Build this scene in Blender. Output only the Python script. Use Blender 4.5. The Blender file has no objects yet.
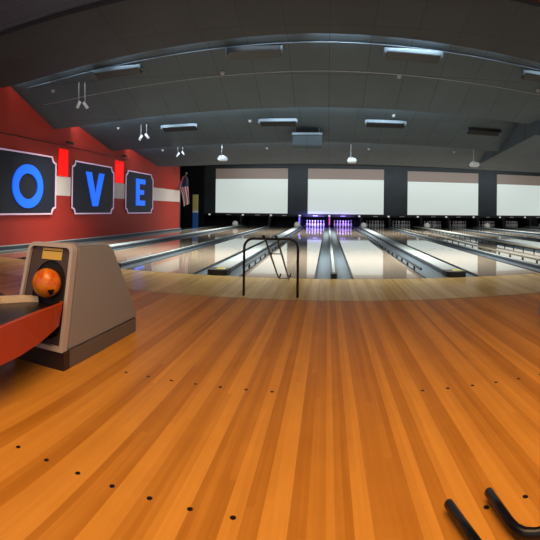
import bpy, bmesh, math, random
from mathutils import Matrix, Vector
random.seed(7)
PI = math.pi
sc = bpy.context.scene
COL = sc.collection

# ---------------------------------------------------------------- materials
def srgb(r, g, b):
    f = lambda c: (c/255/12.92) if c/255 <= .04045 else ((c/255+.055)/1.055)**2.4
    return (f(r), f(g), f(b), 1)
def mat(name, rgb, rough=.5, metal=0., emit=None, es=0., noise=.0, nscale=30., spec=.5, coat=0., bump=0.):
    m = bpy.data.materials.new(name); m.use_nodes = True
    nt = m.node_tree; b = nt.nodes['Principled BSDF']
    c = srgb(*rgb)
    b.inputs['Base Color'].default_value = c
    b.inputs['Roughness'].default_value = rough
    b.inputs['Metallic'].default_value = metal
    b.inputs['Specular IOR Level'].default_value = spec
    if coat:
        b.inputs['Coat Weight'].default_value = coat; b.inputs['Coat Roughness'].default_value = .05
    if noise or bump:
        tc = nt.nodes.new('ShaderNodeTexCoord'); n = nt.nodes.new('ShaderNodeTexNoise')
        n.inputs['Scale'].default_value = nscale; n.inputs['Detail'].default_value = 4
        nt.links.new(tc.outputs['Object'], n.inputs['Vector'])
        if noise:
            mx = nt.nodes.new('ShaderNodeMix'); mx.data_type = 'RGBA'
            mx.inputs[6].default_value = tuple(x*(1-noise) for x in c[:3])+(1,)
            mx.inputs[7].default_value = tuple(min(1, x*(1+noise)) for x in c[:3])+(1,)
            nt.links.new(n.outputs['Fac'], mx.inputs[0]); nt.links.new(mx.outputs[2], b.inputs['Base Color'])
        if bump:
            bp = nt.nodes.new('ShaderNodeBump'); bp.inputs['Strength'].default_value = bump
            bp.inputs['Distance'].default_value = .004
            nt.links.new(n.outputs['Fac'], bp.inputs['Height']); nt.links.new(bp.outputs['Normal'], b.inputs['Normal'])
    if emit:
        b.inputs['Emission Color'].default_value = srgb(*emit); b.inputs['Emission Strength'].default_value = es
    return m

def wood(name, dark, light, rough, spec=.5, coat=0.):
    """boards: face attribute 'tone' (0..1) chooses the board's colour, stretched noise gives grain"""
    m = bpy.data.materials.new(name); m.use_nodes = True
    nt = m.node_tree; b = nt.nodes['Principled BSDF']; L = nt.links.new
    at = nt.nodes.new('ShaderNodeAttribute'); at.attribute_name = 'tone'; at.attribute_type = 'GEOMETRY'
    tc = nt.nodes.new('ShaderNodeTexCoord'); mp = nt.nodes.new('ShaderNodeMapping')
    mp.inputs['Scale'].default_value = (60, 1.6, 1)
    L(tc.outputs['Object'], mp.inputs['Vector'])
    n = nt.nodes.new('ShaderNodeTexNoise'); n.inputs['Scale'].default_value = 1.; n.inputs['Detail'].default_value = 6
    L(mp.outputs['Vector'], n.inputs['Vector'])
    n2 = nt.nodes.new('ShaderNodeTexNoise'); n2.inputs['Scale'].default_value = 5.; n2.inputs['Detail'].default_value = 3
    L(tc.outputs['Object'], n2.inputs['Vector'])
    a = nt.nodes.new('ShaderNodeMath'); a.operation = 'MULTIPLY_ADD'; a.inputs[1].default_value = .55; L(n.outputs['Fac'], a.inputs[0]); L(at.outputs['Fac'], a.inputs[2])
    a2 = nt.nodes.new('ShaderNodeMath'); a2.operation = 'MULTIPLY_ADD'; a2.inputs[1].default_value = .35; L(n2.outputs['Fac'], a2.inputs[0]); L(a.outputs[0], a2.inputs[2])
    a3 = nt.nodes.new('ShaderNodeMath'); a3.operation = 'SUBTRACT'; a3.inputs[1].default_value = .45; L(a2.outputs[0], a3.inputs[0])
    a3.use_clamp = True
    mx = nt.nodes.new('ShaderNodeMix'); mx.data_type = 'RGBA'
    mx.inputs[6].default_value = srgb(*dark); mx.inputs[7].default_value = srgb(*light)
    L(a3.outputs[0], mx.inputs[0]); L(mx.outputs[2], b.inputs['Base Color'])
    b.inputs['Roughness'].default_value = rough; b.inputs['Specular IOR Level'].default_value = spec
    if coat: b.inputs['Coat Weight'].default_value = coat; b.inputs['Coat Roughness'].default_value = .03
    return m

def tiles(name, rgb, line, sx, sy, rough=.7):
    """painted panel surface with a faint grid of seams"""
    m = bpy.data.materials.new(name); m.use_nodes = True
    nt = m.node_tree; b = nt.nodes['Principled BSDF']; L = nt.links.new
    tc = nt.nodes.new('ShaderNodeTexCoord')
    br = nt.nodes.new('ShaderNodeTexBrick'); br.offset = 0.
    br.inputs['Scale'].default_value = 1; br.inputs['Brick Width'].default_value = sx; br.inputs['Row Height'].default_value = sy
    br.inputs['Mortar Size'].default_value = .008; br.inputs['Mortar Smooth'].default_value = .3
    c = srgb(*rgb)
    br.inputs['Color1'].default_value = c; br.inputs['Color2'].default_value = tuple(x*.9 for x in c[:3])+(1,)
    br.inputs['Mortar'].default_value = srgb(*line)
    L(tc.outputs['Object'], br.inputs['Vector'])
    n = nt.nodes.new('ShaderNodeTexNoise'); n.inputs['Scale'].default_value = 1.3; n.inputs['Detail'].default_value = 5
    L(tc.outputs['Object'], n.inputs['Vector'])
    mr = nt.nodes.new('ShaderNodeMapRange'); mr.inputs['To Min'].default_value = .75; mr.inputs['To Max'].default_value = 1.25
    L(n.outputs['Fac'], mr.inputs['Value'])
    vm = nt.nodes.new('ShaderNodeVectorMath'); vm.operation = 'SCALE'
    L(br.outputs['Color'], vm.inputs[0]); L(mr.outputs[0], vm.inputs['Scale']); L(vm.outputs[0], b.inputs['Base Color'])
    b.inputs['Roughness'].default_value = rough
    return m

M = dict(
    approach=wood('approach_wood', (174, 108, 32), (222, 152, 62), .36, .25),
    maple=wood('maple_wood', (196, 160, 88), (230, 198, 126), .24, .45),
    lane=wood('lane_wood', (160, 146, 126), (186, 170, 148), .07, .9, .6),
    dot=mat('dot_inlay', (22, 10, 16), .4),
    sub=mat('concrete_dark', (26, 28, 32), .8, noise=.3, nscale=6),
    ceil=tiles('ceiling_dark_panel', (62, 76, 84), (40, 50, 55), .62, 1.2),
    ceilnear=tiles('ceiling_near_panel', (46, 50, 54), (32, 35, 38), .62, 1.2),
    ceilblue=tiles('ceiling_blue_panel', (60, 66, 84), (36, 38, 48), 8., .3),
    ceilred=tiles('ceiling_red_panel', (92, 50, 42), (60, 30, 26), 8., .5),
    ceilblack=mat('ceiling_black', (22, 23, 25), .8, noise=.2, nscale=3),
    redwall=mat('red_wall_paint', (158, 40, 28), .55, noise=.12, nscale=1.2),
    whiteband=mat('white_band_paint', (206, 196, 190), .5, noise=.05, nscale=4),
    navy=mat('navy_wall', (20, 24, 38), .7, noise=.2, nscale=3),
    slate=tiles('slate_masking', (92, 104, 112), (64, 74, 80), .6, 2.),
    black=mat('black_paint', (12, 12, 14), .5, noise=.2, nscale=8),
    screen=mat('screen_beam_glow', (170, 178, 174), .6, emit=(214, 226, 221), es=.72),  # projector light put into the cloth as emission
    screentop=mat('screen_faint_glow', (150, 138, 130), .6, emit=(150, 136, 126), es=.30),  # same cloth outside the beam: dimmer colour and faint glow painted in
    marker=mat('marker_white', (235, 238, 235), .5, emit=(235, 240, 235), es=.5),
    gutter=mat('gutter_grey', (84, 98, 106), .38, noise=.15, nscale=5, spec=.6),
    cap=mat('capping_grey', (142, 152, 150), .6, noise=.06, nscale=4),
    capside=mat('capping_side', (64, 70, 78), .4),
    rail=mat('bumper_rail', (150, 144, 126), .4),
    post=mat('bumper_post', (30, 32, 36), .5),
    rubber=mat('rubber_black', (26, 27, 29), .5, noise=.15, nscale=20),
    sticker=mat('yellow_sticker', (214, 206, 60), .5),
    dome=mat('white_dome', (232, 232, 226), .35),
    pin=mat('pin_white', (236, 234, 236), .25),
    pinband=mat('pin_band', (190, 20, 30), .3),
    hood=mat('hood_grey', (148, 144, 142), .45, noise=.07, nscale=40, bump=.1),
    bezel=mat('hood_bezel', (190, 176, 168), .4),
    hoodface=mat('hood_face', (76, 56, 50), .45, noise=.2, nscale=14),
    hole=mat('hood_hole', (6, 5, 6), .7),
    plinth=mat('plinth_dark', (46, 32, 30), .5),
    plinthside=mat('plinth_side', (104, 96, 92), .5),
    label=mat('yellow_label', (222, 184, 84), .5),
    labelhead=mat('label_dark', (70, 50, 26), .5),
    trayred=mat('tray_red', (178, 60, 26), .38, noise=.05, nscale=9),
    trayblack=mat('tray_black', (28, 20, 18), .3, noise=.2, nscale=7),
    cream=mat('cream_rail', (226, 196, 160), .35),
    steel=mat('black_steel', (20, 18, 22), .3, metal=.3),
    lightbody=mat('fixture_grey', (92, 104, 112), .35, metal=.3),
    fixdark=mat('fixture_black', (14, 14, 16), .5),
    tube=mat('cove_tube', (88, 100, 108), .5),
    fit=mat('fitting_white', (150, 154, 154), .5),
    white=mat('white_plastic', (225, 228, 228), .4),
    lens=mat('lens', (15, 15, 25), .1),
    board=mat('board_navy', (26, 30, 46), .5, noise=.1, nscale=3),
    border=mat('board_border', (222, 190, 196), .4, emit=(190, 160, 235), es=.22),
    letter=mat('letter_blue', (30, 90, 220), .4, emit=(20, 108, 250), es=.78),
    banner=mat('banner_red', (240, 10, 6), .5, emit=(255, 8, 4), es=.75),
    flagred=mat('flag_red', (150, 44, 52), .8), flagwhite=mat('flag_white', (206, 196, 200), .8), flagblue=mat('flag_blue', (44, 52, 84), .8),
    yellow=mat('post_yellow', (208, 196, 112), .6), blue=mat('post_blue', (40, 96, 176), .6),
    brass=mat('brass', (150, 120, 60), .3, metal=.8),
    pitback=mat('pit_curtain', (34, 32, 44), .8, noise=.2, nscale=8),
    pitlit=mat('pit_wall_pale', (150, 140, 190), .6),
    pinkglow=mat('pink_painted_glow', (240, 120, 190), .5, emit=(235, 90, 200), es=.7),
    violetglow=mat('violet_painted_glow', (150, 140, 250), .5, emit=(120, 100, 255), es=1.4),
)
ORANGE = None
def marbled_ball():
    m = bpy.data.materials.new('orange_ball'); m.use_nodes = True
    nt = m.node_tree; b = nt.nodes['Principled BSDF']; L = nt.links.new
    tc = nt.nodes.new('ShaderNodeTexCoord'); n = nt.nodes.new('ShaderNodeTexNoise')
    n.inputs['Scale'].default_value = 9; n.inputs['Detail'].default_value = 4; n.inputs['Distortion'].default_value = 1.4
    L(tc.outputs['Object'], n.inputs['Vector'])
    r = nt.nodes.new('ShaderNodeValToRGB')
    r.color_ramp.elements[0].position = .3; r.color_ramp.elements[0].color = srgb(214, 84, 12)
    r.color_ramp.elements[1].position = .7; r.color_ramp.elements[1].color = srgb(250, 150, 40)
    L(n.outputs['Fac'], r.inputs[0]); L(r.outputs[0], b.inputs['Base Color'])
    b.inputs['Roughness'].default_value = .18
    return m
M['ball'] = marbled_ball()

# ---------------------------------------------------------------- mesh helpers
class MB:
    def __init__(s): s.bm = bmesh.new(); s.mats = []
    def mi(s, m):
        if m not in s.mats: s.mats.append(m)
        return s.mats.index(m)
    def box(s, x0, x1, y0, y1, z0, z1, m, bevel=0):
        bm = bmesh.new(); r = bmesh.ops.create_cube(bm, size=1)
        for v in bm.verts: v.co = Vector(((x0+x1)/2+v.co.x*(x1-x0), (y0+y1)/2+v.co.y*(y1-y0), (z0+z1)/2+v.co.z*(z1-z0)))
        if bevel: bmesh.ops.bevel(bm, geom=bm.edges[:], offset=bevel, segments=2, affect='EDGES')
        s._join(bm, m)
    def _join(s, bm, m, smooth=False):
        i = s.mi(m)
        for f in bm.faces: f.material_index = i; f.smooth = smooth
        me = bpy.data.meshes.new('t'); bm.to_mesh(me); bm.free(); s.bm.from_mesh(me); bpy.data.meshes.remove(me)
    def prism(s, pts, axis, a0, a1, m, bevel=0, smooth=False):
        """pts: 2D outline; axis 'x': pts are (y,z); 'y': pts are (x,z); 'z': pts are (x,y)"""
        bm = bmesh.new()
        def mk(p, a):
            return {'x': (a, p[0], p[1]), 'y': (p[0], a, p[1]), 'z': (p[0], p[1], a)}[axis]
        A = [bm.verts.new(mk(p, a0)) for p in pts]; B = [bm.verts.new(mk(p, a1)) for p in pts]
        n = len(pts)
        bm.faces.new(A[::-1]); bm.faces.new(B)
        for k in range(n): bm.faces.new((A[k], A[(k+1) % n], B[(k+1) % n], B[k]))
        bmesh.ops.recalc_face_normals(bm, faces=bm.faces[:])
        if bevel: bmesh.ops.bevel(bm, geom=bm.edges[:], offset=bevel, segments=2, affect='EDGES')
        s._join(bm, m, smooth)
    def poly(s, pts, m):
        vs = [s.bm.verts.new(p) for p in pts]; f = s.bm.faces.new(vs); f.material_index = s.mi(m); return f
    def tube(s, pts, r, m, seg=12, closed=False):
        """round tube along a polyline"""
        bm = bmesh.new(); rings = []; pts = [Vector(p) for p in pts]
        up = Vector((0, 0, 1)); prev = None
        for k, p in enumerate(pts):
            a = pts[max(0, k-1)]; b = pts[min(len(pts)-1, k+1)]; t = (b-a).normalized()
            if prev is None:
                n = t.cross(up)
                if n.length < 1e-3: n = t.cross(Vector((1, 0, 0)))
                n.normalize()
            else:
                n = (prev - t*prev.dot(t)).normalized()
            prev = n; bb = t.cross(n)
            rings.append([bm.verts.new(p + (n*math.cos(2*PI*i/seg)+bb*math.sin(2*PI*i/seg))*r) for i in range(seg)])
        for A, B in zip(rings, rings[1:]):
            for i in range(seg): bm.faces.new((A[i], A[(i+1) % seg], B[(i+1) % seg], B[i]))
        bm.faces.new(rings[0]); bm.faces.new(rings[-1][::-1])
        bmesh.ops.recalc_face_normals(bm, faces=bm.faces[:])
        s._join(bm, m, True)
    def lathe(s, prof, c, m, seg=24, mat_of=None, axis='z'):
        """prof: (radius, height) pairs"""
        bm = bmesh.new(); rings = []
        for r, z in prof:
            ring = []
            for i in range(seg):
                a = 2*PI*i/seg; v = Vector((r*math.cos(a), r*math.sin(a), z))
                if axis == 'y': v = Vector((v.x, -v.z, v.y))
                ring.append(bm.verts.new(Vector(c)+v))
            rings.append(ring)
        for A, B in zip(rings, rings[1:]):
            for i in range(seg): bm.faces.new((A[i], A[(i+1) % seg], B[(i+1) % seg], B[i]))
        bm.faces.new(rings[0]); bm.faces.new(rings[-1])
        bmesh.ops.recalc_face_normals(bm, faces=bm.faces[:])
        s._join(bm, m, True)
    def sphere(s, c, r, m, seg=32, sz=1.):
        bm = bmesh.new(); bmesh.ops.create_uvsphere(bm, u_segments=seg, v_segments=seg//2, radius=r)
        for v in bm.verts: v.co = Vector(c)+Vector((v.co.x, v.co.y, v.co.z*sz))
        s._join(bm, m, True)
    def build(s, name, parent=None, loc=(0, 0, 0)):
        me = bpy.data.meshes.new(name)
        o = bpy.data.objects.new(name, me); COL.objects.link(o)
        for v in s.bm.verts: v.co -= Vector(loc)
        s.bm.to_mesh(me); s.bm.free()
        for m in s.mats: me.materials.append(m)
        if parent is not None:
            o.parent = parent
            o.location = Vector(loc)-Vector(parent.location) if parent.parent is None else Vector(loc)
        else: o.location = loc
        return o
def rbox(*a, **k):
    b = MB(); b.box(*a, **k); return b
def empty(name, loc):
    o = bpy.data.objects.new(name, None); o.empty_display_size = .1; COL.objects.link(o); o.location = loc; return o
def tag(o, label, cat, group=None):
    o['label'] = label; o['category'] = cat
    if group: o['group'] = group
    return o
def part(b, name, par, label=None):
    """b is in world coordinates; stays there under its parent (parents are unrotated)"""
    base = Vector(par.location) if par.parent is None else Vector(par.location)+Vector(par.parent.location)
    me = bpy.data.meshes.new(name); o = bpy.data.objects.new(name, me); COL.objects.link(o)
    for v in b.bm.verts: v.co -= base
    b.bm.to_mesh(me); b.bm.free()
    for m in b.mats: me.materials.append(m)
    o.parent = par
    if label: o['label'] = label
    return o
_part = part
def struct(b, name):
    o = b.build(name); o['kind'] = 'structure'; return o
def copy_tree(o, parent=None):
    c = o.copy(); COL.objects.link(c); c.parent = parent
    for ch in [x for x in KIDS.get(o.name, [])]: copy_tree(ch, c)
    return c
KIDS = {}
def index_kids(root):
    for ch in [x for x in COL.objects if x.parent == root]:
        KIDS.setdefault(root.name, []).append(ch); index_kids(ch)

# ---------------------------------------------------------------- key dimensions
YN, YP, YF, YE = -2.0, 4.42, 5.85, 24.7      # near edge, wood change, foul line, pit back
YM = 24.0                                    # masking wall
XL, XR = -6.25, 14.2
DIV = {-3: (-4.68, .33), -2: (-3.11, .24), -1: (-1.52, .35), 0: (.095, .265), 1: (1.73, .41), 2: (3.34, .24), 3: (4.98, .38),
       4: (6.62, .24), 5: (8.26, .38), 6: (9.90, .24), 7: (11.54, .38), 8: (13.18, .24)}
LEDGE_L = -5.98

# ---------------------------------------------------------------- floor of boards
LIGHT = [(-1.115, -.98), (-.89, -.76), (-.66, -.565), (-.475, -.40), (-.29, -.25), (-.19, -.11), (-.005, .025), (.078, .128), (.27, .33), (.385, .48), (.56, .64), (.75, .845)]
def board_tone(x):
    if -1.12 < x < .86:
        for a, b in LIGHT:
            if a <= x <= b: return .72
        return .25
    k = math.floor(x/.108); random.seed(k*13+5)
    return .72 if (k % 2 == 0) == (random.random() > .18) else .25
def boards(b, x0, x1, y0, y1, z, m, bw, seglen, tone, var=.3, clip=None):
    tl = b.bm.faces.layers.float.get('tone') or b.bm.faces.layers.float.new('tone')
    i = b.mi(m); n = round((x1-x0)/bw); bw = (x1-x0)/n
    for k in range(n):
        xa = x0+k*bw; xb = xa+bw; t0 = tone(xa+bw/2)
        rr = random.Random(k*31+int(y0*100)); y = y0
        first = True
        while y < y1-1e-6:
            ye = min(y1, y+(rr.random()*seglen if first else seglen*(.7+.6*rr.random()))); first = False
            if y1-ye < .2: ye = y1
            f = b.bm.faces.new([b.bm.verts.new(p) for p in ((xa, y, z), (xb, y, z), (xb, ye, z), (xa, ye, z))])
            f.material_index = i; f[tl] = t0+(rr.random()-.5)*var; y = ye
def slab_under(b, x0, x1, y0, y1, z0, z1, m):
    for p in (((x0, y0, z0), (x1, y0, z0), (x1, y0, z1), (x0, y0, z1)), ((x0, y1, z0), (x1, y1, z0), (x1, y1, z1), (x0, y1, z1)),
              ((x0, y0, z0), (x0, y1, z0), (x0, y1, z1), (x0, y0, z1)), ((x1, y0, z0), (x1, y1, z0), (x1, y1, z1), (x1, y0, z1)),
              ((x0, y0, z0), (x0, y1, z0), (x1, y1, z0), (x1, y0, z0))):
        b.poly(p, m)

b = MB()
b.bm.faces.layers.float.new('tone')
boards(b, XL, XR, YN, YP, 0, M['approach'], .0272, 1.6, board_tone)
boards(b, XL, XR, YP, YF, 0, M['maple'], .0272, 1.2, board_tone, .5)
slab_under(b, XL, XR, YN, YF, -.10, -.0005, M['sub'])
# approach dots: two rows, seven to a lane, and the wear marks
for yr, r in ((1.272, .0095), (2.186, .0105)):
    for xc in (-2.30, -.668, .89, 2.53, 4.15, 5.8):
        for k in range(-3, 4):
            x = xc+k*.1335
            vs = [b.bm.verts.new((x+r*math.cos(a*PI/6), yr+r*math.sin(a*PI/6), .0006)) for a in range(12)]
            f = b.bm.faces.new(vs); f.material_index = b.mi(M['dot'])
# thin seam between the two timbers, and the foul line
b.poly([(XL, YP-.006, .0008), (XR, YP-.006, .0008), (XR, YP+.006, .0008), (XL, YP+.006, .0008)], M['plinth'])
b.poly([(XL, YF-.012, .0008), (XR, YF-.012, .0008), (XR, YF, .0008), (XL, YF, .0008)], M['capside'])
struct(b, 'floor')
b = rbox(-8.6, XR+.3, YF+.001, 26.2, -.32, -.105, M['sub']); struct(b, 'floor')

# ---------------------------------------------------------------- lanes
edges = [(LEDGE_L, DIV[-3][0]-DIV[-3][1])]
ks = sorted(DIV)
for a, c in zip(ks, ks[1:]): edges.append((DIV[a][0]+DIV[a][1], DIV[c][0]-DIV[c][1]))
LANE_LABEL = ['outermost glossy maple lane beside the red wall', 'glossy maple lane second from the red wall, dark pit, left of centre',
    'glossy maple lane third from the red wall, left of the wide capping with purple glow', 'glossy maple lane with brightly purple-lit pins, ending behind the tube frame',
    'glossy maple lane right of the narrow centre capping, with dimmer purple-lit pins', 'glossy maple lane just right of the first wide capping right of centre',
    'glossy maple lane third right of the narrow centre capping, between two beige bumper rails', 'glossy maple lane fourth right of the narrow centre capping',
    'glossy maple lane fifth right of the narrow centre capping', 'glossy maple lane sixth right of the narrow centre capping', 'far right glossy maple lane entering only near the pins',
    'last glossy maple lane at the right edge of the picture']
for n, (xa, xb) in enumerate(edges):
    b = MB(); b.bm.faces.layers.float.new('tone')
    xa += .004; xb -= .002; y0 = YF+.004
    boards(b, xa, xb, y0, YE, 0, M['lane'], .0268, 2.6, lambda x: .5, .7)
    slab_under(b, xa, xb, y0, YE, -.10, -.0005, M['capside'])
    # arrow inlays
    for q in range(-3, 4):
        ax = (xa+xb)/2+q*.13; ay = y0+4.6-abs(q)*.25
        b.poly([(ax-.015, ay, .0006), (ax+.015, ay, .0006), (ax, ay+.15, .0006)], M['dot'])
    o = b.build('bowling_lane'); tag(o, LANE_LABEL[min(n, len(LANE_LABEL)-1)], 'bowling lane', 'bowling lanes')

# ---------------------------------------------------------------- dividers between lanes (gutters, capping, bumper rails)
def gutter_mb(xa, xb):
    b = MB(); pts = []
    for i in range(9):
        t = i/8; pts.append((xa+(xb-xa)*t, -.004-.052*math.sin(PI*t)**.7))
    b.prism(pts+[(xb, -.10), (xa, -.10)], 'y', YF+.004, YM+.3, M['gutter'])
    return b
DIVLAB = {-3: 'wide grey lane divider nearest the red wall with white dome at its far end', -2: 'narrow pale-capped lane divider, second from the red wall',
 -1: 'wide lane divider left of centre behind the tube frame, yellow-topped end block', 0: 'narrow centre lane divider running straight away, pink light at its end',
 1: 'wide lane divider right of centre with yellow-topped end block and posted rail', 2: 'narrow lane divider to the right carrying a beige rail on black posts',
 3: 'wide lane divider with white dome, second wide one right of centre', 4: 'narrow lane divider between the second and third wide ones at right',
 5: 'wide lane divider with white dome, third wide one right of centre', 6: 'narrow lane divider between the third and fourth wide ones at right',
 7: 'wide lane divider in the far right, fourth wide one right of centre', 8: 'outermost narrow lane divider at the far right'}
RAILS = {-1: [1], 0: [], 1: [-1], 2: [1], 3: [-1]}
for k in ks:
    xd, hw = DIV[k]; odd = k % 2 != 0; xc = xd+(.075 if (odd and k > 0) else 0)
    cw = .135 if odd else .034           # half width of the capping
    ch = .058 if odd else .05
    t = empty('lane_divider', (xc, YF, 0)); tag(t, DIVLAB[k], 'lane divider', 'lane dividers')
    part(gutter_mb(xd-hw+.002, xc-cw), 'gutter', t); part(gutter_mb(xc+cw, xd+hw-.002), 'gutter', t)
    b = MB(); y0 = YF+(.32 if odd else .2)
    b.prism([(xc-cw, -.10), (xc+cw, -.10), (xc+cw, ch-.02), (xc+cw-.012, ch), (xc-cw+.012, ch), (xc-cw, ch-.02)], 'y', y0, YM-.1, M['capside'])
    part(b, 'divider_body', t)
    b = MB(); b.prism([(xc-cw+.008, ch), (xc+cw-.008, ch), (xc+cw-.014, ch+.007), (xc-cw+.014, ch+.007)], 'y', y0+.005, YM-.1, M['cap'])
    part(b, 'capping', t, 'pale grey capping strip')
    # end block, rounded nose
    b = MB(); w = cw+.012; L = .30 if odd else .18
    pts = [(xc-w, y0), (xc+w, y0)]
    for i in range(9):
        a = PI*i/8; pts.append((xc+w*math.cos(a), y0-(L-.1)-.1*math.sin(a)))
    b.prism(pts[:2]+pts[2:], 'z', -.10, ch+.012, M['rubber'], bevel=.006)
    e = part(b, 'end_block', t, 'black moulded end block')
    if odd and k in (-1, 1, -3, 3):
        b = MB(); b.box(xc-.03, xc+w-.05, y0-.19, y0-.06, ch+.012, ch+.016, M['sticker'])
        part(b, 'warning_sticker', e, 'yellow-green sticker')
    # dark trims where lane meets gutter
    for s in (-1, 1):
        b = rbox(min(xd+s*(hw-.004), xd+s*(hw-.022)), max(xd+s*(hw-.004), xd+s*(hw-.022)), YF+.01, YM, -.02, .007, M['post'])
        part(b, 'edge_trim', t)
    if odd:
        b = MB(); prof = [(.15, 0), (.155, .10), (.14, .17), (.10, .225), (.05, .255), (.004, .262)]
        b.lathe(prof, (xc, 21.9, ch+.0072), M['dome'], 20); part(b, 'dome_cover', t, 'white dome cover at the far end')
    for s in RAILS.get(k, []):
        rx = xd+s*(hw-.05)
        zb = .048 if abs(k) == 1 else .075; rm, rl = (M['capside'], 'dark grey raised bumper rail') if abs(k) == 1 else (M['rail'], 'beige raised bumper rail')
        b = MB(); b.prism([(rx-.012, zb), (rx+.012, zb), (rx+.012, zb+.03), (rx+.007, zb+.035), (rx-.007, zb+.035), (rx-.012, zb+.03)], 'y', YF+.45, YM-.6, rm)
        r = part(b, 'bumper_rail', t, rl)
        y = YF+.95
        while y < YM-.8:
            b = rbox(rx-.012, rx+.012, y, y+.035, -.04, zb-.0005, M['post']); part(b, 'rail_post', r); y += .58
    # kickback partition beside the pins
    b = rbox(xc-.05, xc+.05, 23.3, 25.4, .001, .55, M['black'] if k not in (-1, 0) else M['pitback'])
    part(b, 'kickback_panel', t, 'dark upright partition beside the pins')
    if k == 0:
        b = rbox(xc-.035, xc+.035, 23.285, 23.2995, .12, .54, M['pinkglow']); part(b, 'painted_glow', t, 'painted pink glow on the partition end')  # emissive plate stands for pink light falling on the partition end
    if k == -1:
        b = rbox(xc-.04+.02, xc+.04+.02, 23.285, 23.2995, .1, .54, M['violetglow']); part(b, 'painted_glow', t, 'painted violet glow on the partition end')  # emissive plate stands for violet light falling on the partition end

# ledge along the red wall
b = MB()
pts = [(LEDGE_L, -.1)]+[(LEDGE_L-.166*i/8, -.004-.045*math.sin(PI*i/8)**.7) for i in range(9)]+[(LEDGE_L-.166, -.1)]
b.prism(pts, 'y', YF+.004, YM, M['gutter'])
b.prism([(LEDGE_L-.167, -.1), (XL+.002, -.1), (XL+.002, .07), (LEDGE_L-.167, .07)], 'y', YF+.004, 17.75, M['capside'])
b.box(XL+.002, LEDGE_L-.165, YF+.004, 17.75, .0702, .08, M['cap'])
o = b.build('wall_gutter'); tag(o, 'outermost gutter with pale ledge running along the red wall', 'gutter')

# ---------------------------------------------------------------- pins
prof = [(.026, 0), (.030, .01), (.045, .06), (.0595, .114), (.056, .15), (.044, .19), (.030, .225), (.0235, .254), (.026, .29), (.032, .335), (.031, .355), (.022, .373), (.006, .381)]
def pin_mesh():
    b = MB(); b.lathe(prof, (0, 0, 0), M['pin'], 16)
    for f in b.bm.faces:
        z = f.calc_center_median().z
        if .235 < z < .262: f.material_index = b.mi(M['pinband'])
    return b
pin0 = None
PINLAB = {3: ('white bowling pin brightly lit purple, in the rack left of the narrow centre divider', 'pins on the bright purple lane'),
          4: ('white bowling pin lit violet, in the rack right of the narrow centre divider', 'pins on the violet lane')}
for n, (xa, xb) in enumerate(edges):
    if n < 3: continue
    if n >= 11: continue
    xc = (xa+xb)/2
    for row in range(4):
        for q in range(row+1):
            x = xc+(q-row/2)*.3048*(.86 if False else 1); y = 23.72+row*.264*.5
            if pin0 is None:
                pin0 = pin_mesh().build('bowling_pin'); o = pin0
            else:
                o = pin0.copy(); COL.objects.link(o)
            o.location = (x, y, 0.001)
            lab, grp = PINLAB.get(n, ('unlit greyish bowling pin standing in rack %s right of the violet one' % ['first', 'second', 'third', 'fourth', 'fifth', 'sixth'][n-5], 'pins of rack %s on the right' % ['one', 'two', 'three', 'four', 'five', 'six'][n-5]) if n > 4 else None)
            tag(o, lab, 'bowling pin', grp)

# ---------------------------------------------------------------- back wall, masking, screens
b = MB()
b.box(-8.4, XR+.3, 25.6, 25.9, -.1, 4.4, M['pitback'])
struct(b, 'wall_back')
b = MB()
b.box(-6.95, XR+.3, YM, YM+.12, .62, 3.36, M['slate'])
b.box(-8.2, XR+.3, YM-.02, YM+.14, 3.36, 4.4, M['black'])
b.box(-8.2, -6.95, YM+.02, YM+.14, -.1, 3.36, M['navy'])
struct(b, 'wall_front')
b = rbox(-6.95, XR+.3, YM-.09, YM-.001, .555, .66, M['black'], bevel=.008); struct(b, 'trim_1')
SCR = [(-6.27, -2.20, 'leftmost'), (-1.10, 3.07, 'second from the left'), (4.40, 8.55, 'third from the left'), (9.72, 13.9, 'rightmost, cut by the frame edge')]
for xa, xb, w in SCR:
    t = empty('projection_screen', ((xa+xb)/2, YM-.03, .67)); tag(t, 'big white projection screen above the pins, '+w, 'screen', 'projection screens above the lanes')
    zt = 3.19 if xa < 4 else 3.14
    part(rbox(xa, xb, YM-.03, YM-.001, .70, zt, M['screentop']), 'screen_sheet', t, 'beige screen cloth with a faint added glow')
    part(rbox(xa+.005, xb-.005, YM-.0335, YM-.0302, .715, zt-.58, M['screen']), 'projected_glow', t, 'bright white area glowing for the projected light')
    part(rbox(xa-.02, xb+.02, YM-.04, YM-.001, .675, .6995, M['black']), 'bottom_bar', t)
# lane markers on the dark rail
mk = None
def marker(x, w, h, m, lab, g):
    b = rbox(x-w, x+w, YM-.098, YM-.09, .61-h, .61+h, m); o = b.build('lane_marker', loc=(x, YM-.09, .61)); tag(o, lab, 'marker', g)
allx = [-6.6]+[DIV[k][0] for k in ks]
for x in allx:
    marker(x, .055, .04, M['marker'], 'small square white lane marker on the black rail under the screens', 'square lane markers')
for xa, xb in edges:
    marker((xa+xb)/2, .13, .018, M['white'], 'slim whitish number strip on the black rail under the screens', 'slim lane number strips')

# ---------------------------------------------------------------- left wall
b = MB()
b.box(XL-.25, XL, YN, 17.8, -.1, 4.9, M['redwall'])
b.box(XL, XL+.003, YN, 17.8, 1.20, 1.68, M['whiteband'])
struct(b, 'wall_left')
b = MB(); b.box(-8.6, -8.4, 17.8, 25.9, -.1, 4.4, M['navy']); b.box(-8.6, XL-.25, 17.6, 17.8, -.1, 4.4, M['navy'])
struct(b, 'wall_left')
b = rbox(XL-.24, XL+.012, 17.8, 17.86, .05, 1.72, M['capside']); struct(b, 'trim_2')

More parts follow.
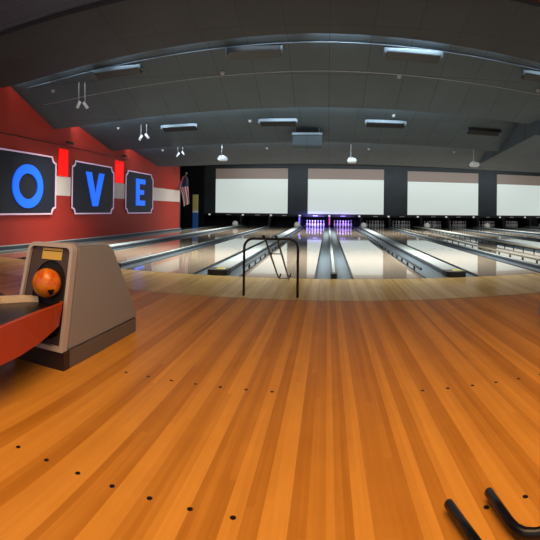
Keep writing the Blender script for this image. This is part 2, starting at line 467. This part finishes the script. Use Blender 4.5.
def notched(y0, y1, z0, z1, r):
    pts = []
    for cy, cz, a0 in ((y0, z0, 0), (y0, z1, -PI/2), (y1, z1, PI), (y1, z0, PI/2)):
        for i in range(6):
            a = a0+(PI/2)*i/5
            pts.append((cy+r*math.cos(a), cz+r*math.sin(a)))
    return pts
def ring_prism(outer, inner, x0, x1, m):
    b = MB(); n = len(outer)
    O0 = [b.bm.verts.new((x0, *p)) for p in outer]; I0 = [b.bm.verts.new((x0, *p)) for p in inner]
    O1 = [b.bm.verts.new((x1, *p)) for p in outer]; I1 = [b.bm.verts.new((x1, *p)) for p in inner]
    b.mi(m)
    for k in range(n):
        j = (k+1) % n
        b.bm.faces.new((O1[k], O1[j], I1[j], I1[k])); b.bm.faces.new((O0[k], I0[k], I0[j], O0[j]))
        b.bm.faces.new((O0[k], O0[j], O1[j], O1[k])); b.bm.faces.new((I0[k], I1[k], I1[j], I0[j]))
    bmesh.ops.recalc_face_normals(b.bm, faces=b.bm.faces[:])
    return b
def letter_o(yc, zc, ry, rz, w, x0, x1):
    n = 40
    o = [(yc+ry*math.cos(2*PI*i/n), zc+rz*math.sin(2*PI*i/n)) for i in range(n)]
    q = [(yc+(ry-w)*math.cos(2*PI*i/n), zc+(rz-w*1.0)*math.sin(2*PI*i/n)) for i in range(n)]
    return ring_prism(o, q, x0, x1, M['letter'])
WX = XL+.004
def letter_panel(y0, y1, which):
    z0, z1 = .73, 2.13
    t = empty('letter_sign', (WX, (y0+y1)/2, z0)); tag(t, 'dark notched wall sign with white border and blue letter '+which, 'sign', 'letter signs on the red wall')
    b = MB(); b.prism(notched(y0, y1, z0, z1, .15), 'x', WX, WX+.03, M['board']); part(b, 'sign_board', t)
    part(ring_prism(notched(y0, y1, z0, z1, .15), notched(y0+.035, y1-.035, z0+.035, z1-.035, .15), WX+.0302, WX+.045, M['border']), 'sign_border', t, 'pinkish white border')
    x0, x1 = WX+.0302, WX+.06
    if which == 'O': b = letter_o(7.62, 1.37, .54, .49, .20, x0, x1)
    if which == 'V':
        yc = 10.58; b = MB()
        b.prism([(yc-.50, 1.88), (yc-.22, 1.88), (yc, 1.28), (yc+.22, 1.88), (yc+.50, 1.88), (yc+.14, .95), (yc-.14, .95)], 'x', x0, x1, M['letter'])
    if which == 'E':
        ya = 13.27; yb = 14.0; b = MB()
        b.prism([(ya, 1.0), (yb, 1.0), (yb, 1.17), (ya+.26, 1.17), (ya+.26, 1.375), (yb-.1, 1.375), (yb-.1, 1.53), (ya+.26, 1.53), (ya+.26, 1.735), (yb, 1.735), (yb, 1.90), (ya, 1.90)], 'x', x0, x1, M['letter'])
    part(b, 'letter', t, 'glowing blue letter '+which)
letter_panel(6.45, 8.70, 'O'); letter_panel(9.40, 11.70, 'V'); letter_panel(12.5, 14.75, 'E')
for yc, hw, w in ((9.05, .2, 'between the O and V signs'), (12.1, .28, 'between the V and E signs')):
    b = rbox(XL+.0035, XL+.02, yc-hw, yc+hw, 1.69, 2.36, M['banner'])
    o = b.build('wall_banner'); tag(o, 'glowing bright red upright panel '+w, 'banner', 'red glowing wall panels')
# rail with spotlights
b = MB(); b.tube([(XL+.07, 4.0, 2.44), (XL+.07, 12.6, 2.44)], .012, M['steel'], 8)
for y in (5., 7., 9.5, 12.4): b.tube([(XL+.002, y, 2.44), (XL+.07, y, 2.44)], .01, M['steel'], 8)
o = b.build('wall_rail'); tag(o, 'thin dark rail running along the upper red wall', 'rail')
for y, w in ((9.05, 'above the red panel between O and V'), (12.1, 'above the red panel between V and E')):
    t = empty('wall_spotlight', (XL+.1, y, 2.46)); tag(t, 'small black spotlight on the wall rail '+w, 'spotlight', 'wall spotlights')
    b = MB(); b.tube([(XL+.08, y, 2.453), (XL+.1, y, 2.50), (XL+.2, y, 2.52)], .012, M['steel'], 8); part(b, 'arm', t)
    b = MB(); b.tube([(XL+.2, y-.14, 2.51), (XL+.2, y+.14, 2.51)], .035, M['steel'], 10); part(b, 'lamp_head', t)

# flag on a slanted pole
fp = empty('flag', (-6.24, 17.5, 1.75)); tag(fp, 'striped red, white and blue flag hanging from a slanted pole at the wall end', 'flag')
b = MB(); b.tube([(-6.245, 17.5, 1.75), (-5.83, 17.4, 2.36)], .015, M['brass'], 8); part(b, 'pole', fp)
b = MB(); b.sphere((-5.82, 17.4, 2.39), .04, M['lightbody'], 12); part(b, 'finial', fp)
def Pp(x, y, Y):       # point on the plane at depth Y (small table of measured directions)
    az = (x-327.7)/438.8; r = Y/math.cos(az)
    return Vector((Y*math.tan(az), Y, .912+r*((206.2-y)/438.8)))
Lb = [(182.5, 174), (179.5, 179.5), (177, 185), (180.5, 190.5), (182, 197), (183, 204.5)]
Rb = [(186.5, 174), (187.5, 179), (188, 184), (188.5, 190), (189, 196), (189.5, 201)]
def lerp_path(P, t):
    t *= len(P)-1; i = min(int(t), len(P)-2); f = t-i
    return (P[i][0]*(1-f)+P[i+1][0]*f, P[i][1]*(1-f)+P[i+1][1]*f)
b = MB(); NC, NR = 13, 20; g = []
for r in range(NR+1):
    row = []
    for c in range(NC+1):
        l = lerp_path(Lb, r/NR); q = lerp_path(Rb, r/NR); f = c/NC
        p = Pp(l[0]*(1-f)+q[0]*f, l[1]*(1-f)+q[1]*f, 17.4)
        p.y += .06*math.sin(f*14+r*.12)
        row.append(b.bm.verts.new(p))
    g.append(row)
for r in range(NR):
    for c in range(NC):
        m = M['flagblue'] if (r < 8 and c >= 5) else (M['flagred'] if c % 2 == 0 else M['flagwhite'])
        f = b.bm.faces.new((g[r][c], g[r][c+1], g[r+1][c+1], g[r+1][c])); f.material_index = b.mi(m); f.smooth = True
bmesh.ops.solidify(b.bm, geom=b.bm.faces[:], thickness=.004)
part(b, 'cloth', fp)

# yellow and blue painted post
t = empty('painted_post', (-6.5, 21.0, 0)); tag(t, 'narrow upright board painted yellow above and blue below, beside the dark doorway', 'post')
part(rbox(-6.66, -6.40, 20.95, 21.05, -.1045, .72, M['blue']), 'lower_section', t, 'blue lower section')
part(rbox(-6.66, -6.40, 20.95, 21.05, .7205, .83, M['white']), 'middle_band', t, 'white band')
part(rbox(-6.66, -6.40, 20.95, 21.05, .8305, 1.62, M['yellow']), 'upper_section', t, 'yellow upper section')

# ---------------------------------------------------------------- ceiling: sawtooth soffits
def bow(x): return .45*min(abs(x)/4.5, 1.25)**1.5
def xs(x0, x1, step=.75):
    n = max(1, round((x1-x0)/step)); return [x0+(x1-x0)*i/n for i in range(n+1)]
def soffit(name, x0, x1, y0, z0, y1, z1, m, bend0=1., bend1=1., th=.14):
    """underside falls from (y0,z0) to the lower edge (y1,z1)"""
    b = MB(); X = xs(x0, x1); rows = []
    for x in X:
        o0 = bow(x)*bend0; o1 = bow(x)*bend1
        rows.append([b.bm.verts.new(p) for p in ((x, y0+o0, z0), (x, y1+o1, z1), (x, y1+o1, z1+th), (x, y0+o0, z0+th))])
    b.mi(m)
    for A, B in zip(rows, rows[1:]):
        for i in range(4): b.bm.faces.new((A[i], A[(i+1) % 4], B[(i+1) % 4], B[i]))
    b.bm.faces.new(rows[0]); b.bm.faces.new(rows[-1][::-1])
    bmesh.ops.recalc_face_normals(b.bm, faces=b.bm.faces[:])
    return struct(b, name)
E1, E2, E3, E4 = (6.15, 3.40), (8.02, 2.80), (10.98, 2.62), (14.7, 2.48)
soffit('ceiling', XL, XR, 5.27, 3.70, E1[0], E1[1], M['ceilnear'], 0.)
soffit('ceiling', XL, XR, E1[0]+.08, 3.56, E2[0], E2[1], M['ceil'])
soffit('ceiling', XL, XR, E2[0]+.08, 3.28, E3[0], E3[1], M['ceil'])
soffit('ceiling', XL, XR, E3[0]+.08, 3.02, E4[0], E4[1], M['ceil'])
b = rbox(-8.6, XR, E4[0]+.4, 25.7, 3.5, 3.6, M['ceilblack']); struct(b, 'ceiling')
# upper ceiling nearer than the first edge: bluish on the left, reddish on the right
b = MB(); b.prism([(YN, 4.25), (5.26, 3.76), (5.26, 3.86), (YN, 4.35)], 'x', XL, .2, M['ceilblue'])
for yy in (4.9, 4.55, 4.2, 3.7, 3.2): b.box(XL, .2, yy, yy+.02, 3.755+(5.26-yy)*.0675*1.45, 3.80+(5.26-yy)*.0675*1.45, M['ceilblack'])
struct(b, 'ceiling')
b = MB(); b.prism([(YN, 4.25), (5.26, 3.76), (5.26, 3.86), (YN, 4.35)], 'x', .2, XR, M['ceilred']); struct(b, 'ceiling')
# lower flat soffit at the right with a face towards the lanes
b = MB()
bl = [(4.23, 8.3), (4.62, 10.9), (5.12, 14.5), (5.3, 15.2)]
rows = []
for x, y in bl:
    z = 2.56
    rows.append([b.bm.verts.new(p) for p in ((x, y, z), (XR, y, z), (XR, y, 3.4), (x, y, 3.4))])
b.mi(M['ceil'])
for A, B in zip(rows, rows[1:]):
    for i in range(4): b.bm.faces.new((A[i], A[(i+1) % 4], B[(i+1) % 4], B[i]))
b.bm.faces.new(rows[0]); b.bm.faces.new(rows[-1][::-1])
bmesh.ops.recalc_face_normals(b.bm, faces=b.bm.faces[:])
struct(b, 'ceiling')

def on2(y, x=0): y -= bow(x); return 3.56+(E2[1]-3.56)*(y-E1[0]-.08)/(E2[0]-E1[0]-.08)
def on3(y, x=0): y -= bow(x); return 3.28+(E3[1]-3.28)*(y-E2[0]-.08)/(E3[0]-E2[0]-.08)
def on4(y, x=0): y -= bow(x); return 3.02+(E4[1]-3.02)*(y-E3[0]-.08)/(E4[0]-E3[0]-.08)

# fluorescent fixtures
def fixture(x0, x1, y0, z, lab, dark=False):
    xc = (x0+x1)/2; yy = y0+bow(xc)
    t = empty('strip_light', (xc, yy, z)); tag(t, lab, 'ceiling light', 'strip lights on the ceiling')
    hm = M['fixdark'] if dark else M['lightbody']
    b = MB(); b.prism([(yy-.05, z), (yy+.05, z-.02), (yy+.05, z+.03), (yy-.05, z+.06)], 'x', x0+.03, x1-.03, hm); part(b, 'housing', t)
    b = MB(); b.prism([(yy-.045, z-.012), (yy+.10, z-.085), (yy+.10, z-.03), (yy-.045, z-.0005)], 'x', x0+.04, x1-.04, M['fixdark']); part(b, 'louvre', t, 'black louvre')
    for xx in (x0, x1-.028):
        b = rbox(xx, xx+.028, yy-.06, yy+.07, z-.035, z+.05, M['lightbody'], bevel=.006); part(b, 'end_cap', t, 'pale end cap')
S1 = 1.035
for x0, x1, lab in ((-4.1, -3.15, 'pale strip light at the left of the nearer ceiling row'), (-1.6, -.71, 'unlit black strip light left of centre in the nearer row'),
                    (.83, 1.75, 'strip light right of centre in the nearer row'), (3.26, 4.2, 'strip light cut by the right frame edge, nearer row')):
    y = 6.57; z = on2(y)-.07
    fixture(x0, x1, y, z, lab, 'unlit' in lab)
for x0, x1, lab, dk in ((-3.98, -3.06, 'pale strip light at the left of the farther ceiling row', False), (-1.56, -.69, 'strip light left of centre in the farther row', False),
                    (.80, 1.73, 'strip light right of centre in the farther row', False), (3.24, 4.13, 'unlit black strip light at the right of the farther row', True)):
    y = 9.62; z = on3(y)-.06
    fixture(x0, x1, y, z, lab, dk)
# conduit joining the nearer row
b = MB()
P_ = []
for i in range(60):
    x = -5.9+i*.26; yy = 6.52+bow(x); P_.append((x, yy, on2(6.52)-.018))
b.tube(P_, .009, M['tube'], 8)
o = b.build('light_conduit'); tag(o, 'thin pale conduit linking the nearer row of strip lights', 'conduit')
P_ = [(x, 7.12+bow(x), on2(7.12)-.004) for x in [(-5.9+i*.26) for i in range(60)]]
b = MB(); b.tube(P_, .006, M['fit'], 6); o = b.build('ceiling_wire'); tag(o, 'fine pale wire along the second ceiling panel', 'wire')

# track spotlights hanging in pairs
def hang_spot(x, y, ztop, zbot, lab, d):
    t = empty('hanging_spotlight', (x, y, ztop)); tag(t, lab, 'spotlight', 'hanging spotlights')
    b = MB(); b.tube([(x, y, ztop), (x, y, zbot+.08)], .012, M['fit'], 8); part(b, 'stem', t)
    b = MB(); b.tube([(x-d*.03, y, zbot+.09), (x+d*.05, y+.02, zbot-.02)], .03, M['white'], 12); part(b, 'lamp_head', t)
for x, y, f, zb, w, d in ((-4.62, 7.2, on2, 2.88, 'left one of the nearest pair', -1), (-4.48, 7.2, on2, 2.85, 'right one of the nearest pair', 1),
        (-4.5, 9.87, on3, 2.62, 'left one of the middle pair', -1), (-4.35, 9.87, on3, 2.65, 'right one of the middle pair', 1),
        (-4.6, 12.9, on4, 2.56, 'left one of the farthest pair', -1), (-4.45, 12.9, on4, 2.60, 'right one of the farthest pair', 1)):
    hang_spot(x, y, f(y, x), zb, 'white hanging spotlight, '+w, d)

# projectors
for x, lab in ((-3.19, 'white projector hung before the leftmost screen'), (.70, 'white projector hung before the second screen'), (4.50, 'white projector hung before the third screen')):
    x *= .962; y = 12.5; zt = on4(y, x); z0 = 2.275 if x > 0 else 2.33
    t = empty('projector', (x, y, zt)); tag(t, lab, 'projector', 'ceiling projectors')
    b = MB(); b.tube([(x-.03, y, zt), (x-.03, y, z0+.16)], .011, M['fit'], 10); part(b, 'mount_pole', t)
    b = MB(); b.tube([(x-.1, y, z0+.13), (x-.03, y, z0+.17), (x+.07, y, z0+.13)], .01, M['white'], 8); b.box(x-.1, x+.1, y-.08, y+.08, z0+.121, z0+.13, M['white']); part(b, 'bracket', t)
    b = MB(); b.box(x-.125, x+.125, y-.13, y+.13, z0, z0+.12, M['white'], bevel=.025); c = part(b, 'body', t)
    b = MB(); b.lathe([(.035, .131), (.04, .15), (.02, .155)], (x+.07, y, z0+.06), M['lens'], 16, axis='y')
    for v in b.bm.verts: v.co.y = 2*y-v.co.y
    part(b, 'lens', c)

# hanging grey unit on two rods
t = empty('hanging_heater', (-.49, 10.2, 2.95)); tag(t, 'grey box unit hung from the ceiling by two thin rods, over the centre', 'heater')
b = MB(); b.prism([(10.05, 2.66), (10.10, 2.41), (10.22, 2.35), (10.5, 2.35), (10.5, 2.69), (10.2, 2.69)], 'x', -.83, -.15, M['ceil'], bevel=.008); part(b, 'body', t)
b = rbox(-.84, -.14, 10.02, 10.06, 2.635, 2.69, M['lightbody'], bevel=.006); part(b, 'front_lip', t, 'pale front lip')
for x in (-.77, -.22):
    b = MB(); b.tube([(x, 10.15, 2.68), (x, 10.15, on3(10.15)+.01)], .008, M['lightbody'], 8); part(b, 'rod', t)

# small ceiling fittings
def fitting(x, y, z, lab, r=.04):
    b = MB(); b.lathe([(r*.5, -.05), (r, -.035), (r, -.01), (r*1.2, 0.)], (x, y, z), M['fit'], 14)
    o = b.build('smoke_detector', loc=(x, y, z)); tag(o, lab, 'ceiling fitting', 'small white ceiling fittings')
for x, y, f, lab in ((-1.78, 7.15, on2, 'small white ceiling fitting on the second panel, left of centre'), (1.16, 7.2, on2, 'small white ceiling fitting on the second panel, right of centre'),
        (-5.35, 7.35, on2, 'small white ceiling fitting beside the red wall, nearest'), (3.8, 7.35, on2, 'small white ceiling fitting on the second panel, at the right edge'),
        (-5.2, 10.0, on3, 'small white ceiling fitting beside the red wall, third panel'), (-1.77, 9.75, on3, 'small white ceiling fitting beside the farther left-centre strip light'),
        (1.4, 9.4, on3, 'small white ceiling fitting beside the farther right-centre strip light'), (-5.2, 13.1, on4, 'small white ceiling fitting on the farthest panel by the red wall'),
        (-1.82, 12.94, on4, 'small white ceiling fitting on the farthest panel, left of centre'), (1.19, 12.9, on4, 'small white ceiling fitting on the farthest panel, right of centre'),
        (3.85, 13.04, on4, 'small white ceiling fitting left of the right-hand projector')):
    fitting(x, y, f(y, x), lab, .035)

# ---------------------------------------------------------------- ball return
def ball_return(label):
    t = empty('ball_return', (-1.6, 2.5, 0)); tag(t, label, 'ball return')
    def part(b, name, par, label=None):
        if name in ('housing', 'front_frame', 'front_face', 'instruction_label'):
            for v in b.bm.verts: v.co.x -= .045*(v.co.z/.7)*(v.co.x-xa)/(xb-xa); v.co.z = .1+(v.co.z-.1)*.965
        return _part(b, name, par, label)
    xa, xb = -1.745, -1.365
    # plinth
    b = MB(); b.prism([(2.07, .001), (2.95, .001), (2.95, .10), (2.07, .10)], 'x', xa+.02, xb-.002, M['plinthside'])
    b.prism([(2.01, .001), (2.0695, .001), (2.0695, .10), (2.01, .10)], 'x', xa+.02, xb-.002, M['plinth'])
    part(b, 'plinth', t, 'dark plinth')
    # housing: trapezoid side profile, hollow front
    F = [(2.06, .1005), (2.98, .1005), (2.975, .16), (2.66, .655), (2.60, .685), (2.22, .70)]
    b = MB(); b.prism(F, 'x', xa, xb, M['hood'], bevel=.012); part(b, 'housing', t)
    # front frame (bezel) with rounded top corners, leaning back
    def fy(z): return 1.995+(z-.10)*.27
    def outline(i, rr):
        x0 = xa+i; x1 = xb-i; z0 = .105 if i == 0 else .13; z1 = .715-i
        pts = [(x0, z0), (x1, z0)]
        for q in range(7): a = PI/2*q/6; pts.append((x1-rr+rr*math.cos(a), z1-rr+rr*math.sin(a)))
        for q in range(7): a = PI/2+PI/2*q/6; pts.append((x0+rr+rr*math.cos(a), z1-rr+rr*math.sin(a)))
        return pts
    O = outline(0, .05); I = outline(.024, .032)
    b = MB(); n = len(O); b.mi(M['bezel'])
    O0 = [b.bm.verts.new((x, fy(z)+.05, z)) for x, z in O]; I0 = [b.bm.verts.new((x, fy(z)+.03, z)) for x, z in I]
    O1 = [b.bm.verts.new((x, fy(z), z)) for x, z in O]; I1 = [b.bm.verts.new((x, fy(z), z)) for x, z in I]
    for k in range(n):
        j = (k+1) % n
        b.bm.faces.new((O1[k], O1[j], I1[j], I1[k])); b.bm.faces.new((O0[k], O0[j], O1[j], O1[k])); b.bm.faces.new((I0[k], I1[k], I1[j], I0[j])); b.bm.faces.new((O0[k], I0[k], I0[j], O0[j]))
    bmesh.ops.recalc_face_normals(b.bm, faces=b.bm.faces[:]); part(b, 'front_frame', t, 'paler rounded frame')
    # recessed face with an arched opening: strip of quads around the arch plus a shallow recess painted black as the inner shade
    xc, zc, ra = -1.535, .485, .122
    b = MB(); b.mi(M['hoodface']); b.mi(M['hole'])
    arch = [(xc+ra, .20)]+[(xc+ra*math.cos(PI*q/14), zc+ra*math.sin(PI*q/14)) for q in range(15)]+[(xc-ra, .20)]
    outer = [(xb-.02, .12)]
    for q in range(15):
        a = PI*q/14; dx, dz = math.cos(a), math.sin(a)
        tx = ((xb-.02)-xc)/dx if dx > 1e-6 else (((xa+.02)-xc)/dx if dx < -1e-6 else 9); tz = (.695-zc)/dz if dz > 1e-6 else 9
        s_ = min(tx, tz); outer.append((xc+dx*s_, zc+dz*s_))
    outer.append((xa+.02, .12))
    Av = [b.bm.verts.new((x, fy(z)+.022, z)) for x, z in arch]; Ov = [b.bm.verts.new((x, fy(z)+.022, z)) for x, z in outer]
    Bv = [b.bm.verts.new((x, fy(z)+.032, z)) for x, z in arch]
    for k in range(len(arch)-1):
        b.bm.faces.new((Av[k], Av[k+1], Ov[k+1], Ov[k]))
        f = b.bm.faces.new((Av[k], Bv[k], Bv[k+1], Av[k+1])); f.material_index = 1
    f = b.bm.faces.new(Bv); f.material_index = 1
    b.bm.faces.new((Av[0], Ov[0], Ov[-1], Av[-1]))
    bmesh.ops.recalc_face_normals(b.bm, faces=b.bm.faces[:])
    part(b, 'front_face', t, 'dark brown recessed face with black arch')
    # yellow sticker at the top
    b = MB()
    def quad(x0, x1, z0, z1, off, m): b.poly([(x0, fy(z0)+off, z0), (x1, fy(z0)+off, z0), (x1, fy(z1)+off, z1), (x0, fy(z1)+off, z1)], m)
    quad(-1.625, -1.46, .612, .680, .0185, M['label']); quad(-1.621, -1.464, .662, .668, .018, M['labelhead'])
    part(b, 'instruction_label', t, 'yellow label with dark line')
    # ball tray, running towards the viewer
    path = [(0.3, -1.30), (.9, -1.305), (1.3, -1.33), (1.6, -1.36), (1.8, -1.375), (1.94, -1.38), (2.02, -1.385), (2.06, -1.41)]
    zt = lambda y: .353+.025*min(1, max(0, (y-1.2)/.9))
    def sheet(b, A, B, m, th=.012):
        for (p, q), (p2, q2) in zip(zip(A, B), zip(A[1:], B[1:])): b.poly([p, q, q2, p2], m)
    b = MB()
    A = [(x, y, zt(y)) for y, x in path]; B = [(x+.02-.05*max(0, (y-1.7)/.36), y, .20+.05*max(0, (y-1.7)/.36)) for y, x in path]
    C_ = [(x-.07, y, .19+.05*max(0, (y-1.7)/.36)) for y, x in path]; D_ = [(x-.022, y, zt(y)) for y, x in path]
    sheet(b, A, B, M['trayred']); sheet(b, B, C_, M['trayred']); sheet(b, D_, A, M['trayred'])
    part(b, 'tray_skirt', t, 'orange-red curved skirt')
    b = MB()
    sheet(b, [(-2.0, y, zt(y)+.02) for y, x in path], [(-2.0, y, .19) for y, x in path], M['trayred'])
    part(b, 'tray_skirt', t, 'orange-red skirt on the far side')
    b = MB()
    sheet(b, [(x-.022, y, zt(y)-.002) for y, x in path], [(x-.10, y, zt(y)-.03) for y, x in path], M['trayblack'])
    sheet(b, [(x-.10, y, zt(y)-.03) for y, x in path], [(-1.84, y, zt(y)-.03) for y, x in path], M['trayblack'])
    sheet(b, [(-1.84, y, zt(y)-.03) for y, x in path], [(-1.999, y, zt(y)+.019) for y, x in path], M['trayblack'])
    sheet(b, [(x-.03, y, .192) for y, x in path], [(-1.999, y, .192) for y, x in path], M['trayblack'])
    part(b, 'tray_bed', t, 'black tray bed')
    b = MB()
    rp = [(.3, -1.77), (1.9, -1.77), (2.02, -1.68), (2.06, -1.62)]; w = .034
    A = [(x+w, y, zt(y)-.03) for y, x in rp]; B = [(x+w*.8, y, zt(y)+.004) for y, x in rp]; C2 = [(x-w*.8, y, zt(y)+.004) for y, x in rp]; D2 = [(x-w, y, zt(y)-.03) for y, x in rp]
    sheet(b, A, B, M['cream']); sheet(b, B, C2, M['cream']); sheet(b, C2, D2, M['cream'])
    part(b, 'tray_rail', t, 'cream rail'); 
    b = rbox(-1.85, -1.45, .5, .8, .001, .191, M['plinth'], bevel=.01); part(b, 'pedestal', t)
    return t
br = ball_return('grey ball return hood with red tray and an orange ball, at the left')
index_kids(br)
b2 = copy_tree(br); b2.location = (-1.6+3.355, 2.5+.13, 0)
b2['label'] = 'second ball return, only its dark foot showing at the right frame edge'
for o in (br, b2): o['group'] = 'ball returns'
# the ball
t = empty('bowling_ball', (-1.54, 2.075, .465)); tag(t, 'marbled orange bowling ball in the arch of the left ball return', 'bowling ball')
b = MB(); b.sphere((-1.54, 2.075, .465), .086, M['ball'], 48)
part(b, 'ball', t)
def ball_hole(dirv, r=.011):
    d = Vector(dirv).normalized(); c = Vector(t.location)+d*.0855
    b = MB(); a = d.orthogonal().normalized(); e = d.cross(a)
    vs = [b.bm.verts.new(c+(a*math.cos(i*PI/6)+e*math.sin(i*PI/6))*r+d*.001) for i in range(12)]
    f = b.bm.faces.new(vs); b.mi(M['hole']); part(b, 'finger_hole', t, 'dark finger hole')
ball_hole((.72, -.62, -.42)); ball_hole((.86, -.45, -.40)); ball_hole((.76, -.46, -.62), .013)

# ---------------------------------------------------------------- tube frame ramp at the foul line
t = empty('ball_ramp', (-.58, 4.57, 0)); tag(t, 'black tube frame ball ramp standing at the start of the pale boards', 'ball ramp')
def arc_path(x0, x1, z1, y, r, n=8):
    p = [(x0, y, 0.001)]
    for i in range(n+1): a = PI-PI/2*i/n; p.append((x0+r+r*math.cos(a), y, z1-r+r*math.sin(a)))
    for i in range(n+1): a = PI/2-PI/2*i/n; p.append((x1-r+r*math.cos(a), y, z1-r+r*math.sin(a)))
    p.append((x1, y, .001)); return p
b = MB(); b.tube(arc_path(-.875, -.305, .605, 4.57, .1), .0135, M['steel'], 12); part(b, 'stand_frame', t)
for x0, x1 in ((-.655, -.625), (-.525, -.495)):
    b = MB(); b.tube([(x0-.012, 4.50, .635), (x0-.005, 4.55, .633), (x0, 4.6, .60), (x1-.004, 5.60, .06), (x1, 5.70, .018), (x1+.002, 5.74, .03), (x1+.02, 5.75, .07)], .011, M['steel'], 10); part(b, 'ramp_rail', t)
for y, f in ((4.95, .35), (5.70, 1.)):
    xa = -.655+.03*f; xb = -.525+.03*f; z = .60-(y-4.6)*.54 if y < 5.5 else .018
    b = MB(); b.tube([(xa, y, z), (xb, y, z)], .006, M['steel'], 8); part(b, 'rung', t)
# tube legs at the bottom right corner
t = empty('tube_stand', (.5, 1.0, 0)); tag(t, 'black bent steel tube legs lying on the floor at the bottom right corner', 'stand')
b = MB(); b.tube([(.372, 1.285, .026), (.398, 1.13, .026), (.425, .98, .026), (.45, .86, .026), (.49, .80, .026), (.56, .775, .026), (1.15, .72, .026)], .0155, M['steel'], 14); part(b, 'leg', t)
b = MB(); b.tube([(.508, 1.300, .026), (.512, 1.21, .026), (.5155, 1.15, .026), (.522, 1.118, .026), (.536, 1.096, .026), (.56, 1.082, .026), (.62, 1.07, .026), (1.15, 1.02, .026)], .0155, M['steel'], 14); part(b, 'leg', t)
b = MB(); b.tube([(1.15, .70, .026), (1.16, .86, .026), (1.15, 1.04, .026)], .0155, M['steel'], 14); part(b, 'crossbar', t)

# ---------------------------------------------------------------- camera (cylindrical panorama)
cam = bpy.data.cameras.new('camera'); co = bpy.data.objects.new('camera', cam); COL.objects.link(co)
R0 = Vector((0.99128797, 0.13116463, 0.01199962)); R1 = Vector((-0.13121948, 0.99134567, 0.0039)); R2 = Vector((-0.01138423, -0.0054406, 0.9999204))
co.matrix_world = Matrix(((R0.x, R2.x, -R1.x, 0), (R0.y, R2.y, -R1.y, 0), (R0.z, R2.z, -R1.z, .912), (0, 0, 0, 1)))
cam.type = 'PANO'; cam.panorama_type = 'CENTRAL_CYLINDRICAL'
F = 438.8
cam.central_cylindrical_range_u_min = -270/F; cam.central_cylindrical_range_u_max = 270/F
cam.central_cylindrical_range_v_min = -332/F; cam.central_cylindrical_range_v_max = 208/F
cam.central_cylindrical_radius = 1.0
cam.clip_start = .02; cam.clip_end = 100
sc.camera = co

# ---------------------------------------------------------------- light
def area(name, loc, rot, sx, sy, power, col, spread=PI):
    l = bpy.data.lights.new(name, 'AREA'); l.shape = 'RECTANGLE'; l.size = sx; l.size_y = sy; l.energy = power; l.color = col; l.spread = spread
    o = bpy.data.objects.new(name, l); COL.objects.link(o); o.location = loc; o.rotation_euler = rot; return o
WARM = (1., .66, .36); COOL = (.70, .86, 1.)
area('seating_light', (.3, .4, 3.9), (0, 0, 0), 4, 2.2, 118, WARM, 2.3)
COVES = ((E1, .13, 3.52, 4.6, 9, 80), (E2, .68, 3.055, 9., 3.4, 86), (E3, .85, 2.835, 9., 4.0, 86))
for (Ey, Ez), dy, z, pw, lim, ang in COVES:
    x = -5.6
    while x < lim:
        g = (1.7 if -.6 < x < 1.6 else .7 if x < -.6 else .5) if Ey < 7 else (1.2 if x < 1.8 else .5)
        area('cove_light', (x, Ey+dy+bow(x), z), (math.radians(ang), 0, 0), .9, .03, pw*g, COOL); x += 1.15
area('mask_fill', (3, 20.5, 3.35), (math.radians(78), 0, 0), 16, .3, 34, (.86, .94, 1.), 1.1)  # added fill to lift the dark masking, no lamp modelled here
area('wall_fill', (-4.3, 8.5, 2.55), (0, math.radians(-62), 0), .2, 8, 14, (1., .9, .82), 2.4)  # added fill to brighten the red wall and white band
area('upper_ceiling_fill', (-3, 2.5, 3.2), (math.radians(180), 0, 0), 6, 1, 30, (.6, .72, 1.))  # added upward fill that tints the upper ceiling bluish
area('lane_fill', (-1., 8.3, 2.62), (0, 0, 0), 9.6, 1.2, 420, (1., .97, .9), 1.95)  # this and the next two: added unseen fill over the lanes
area('lane_fill', (9., 9.2, 2.54), (0, 0, 0), 7.5, 1.2, 300, (1., .97, .9), 1.95)
area('lane_fill', (2, 17.6, 3.4), (0, 0, 0), 15, 3.4, 900, (1., .97, .92), 1.8)
for (xa, xb), p, c in ((edges[3], 34, (.30, .24, 1.)), (edges[4], 15, (.34, .20, 1.))):
    area('blacklight', ((xa+xb)/2, 23.45, .60), (math.radians(30), 0, 0), .9, .1, p, c)
w = bpy.data.worlds.new('world'); sc.world = w; w.use_nodes = True
w.node_tree.nodes['Background'].inputs[0].default_value = (.9, .85, .8, 1); w.node_tree.nodes['Background'].inputs[1].default_value = .7

sc.view_settings.view_transform = 'Standard'; sc.view_settings.look = 'None'; sc.view_settings.gamma = 1; sc.view_settings.exposure = 0
sc.view_settings.use_curve_mapping = False
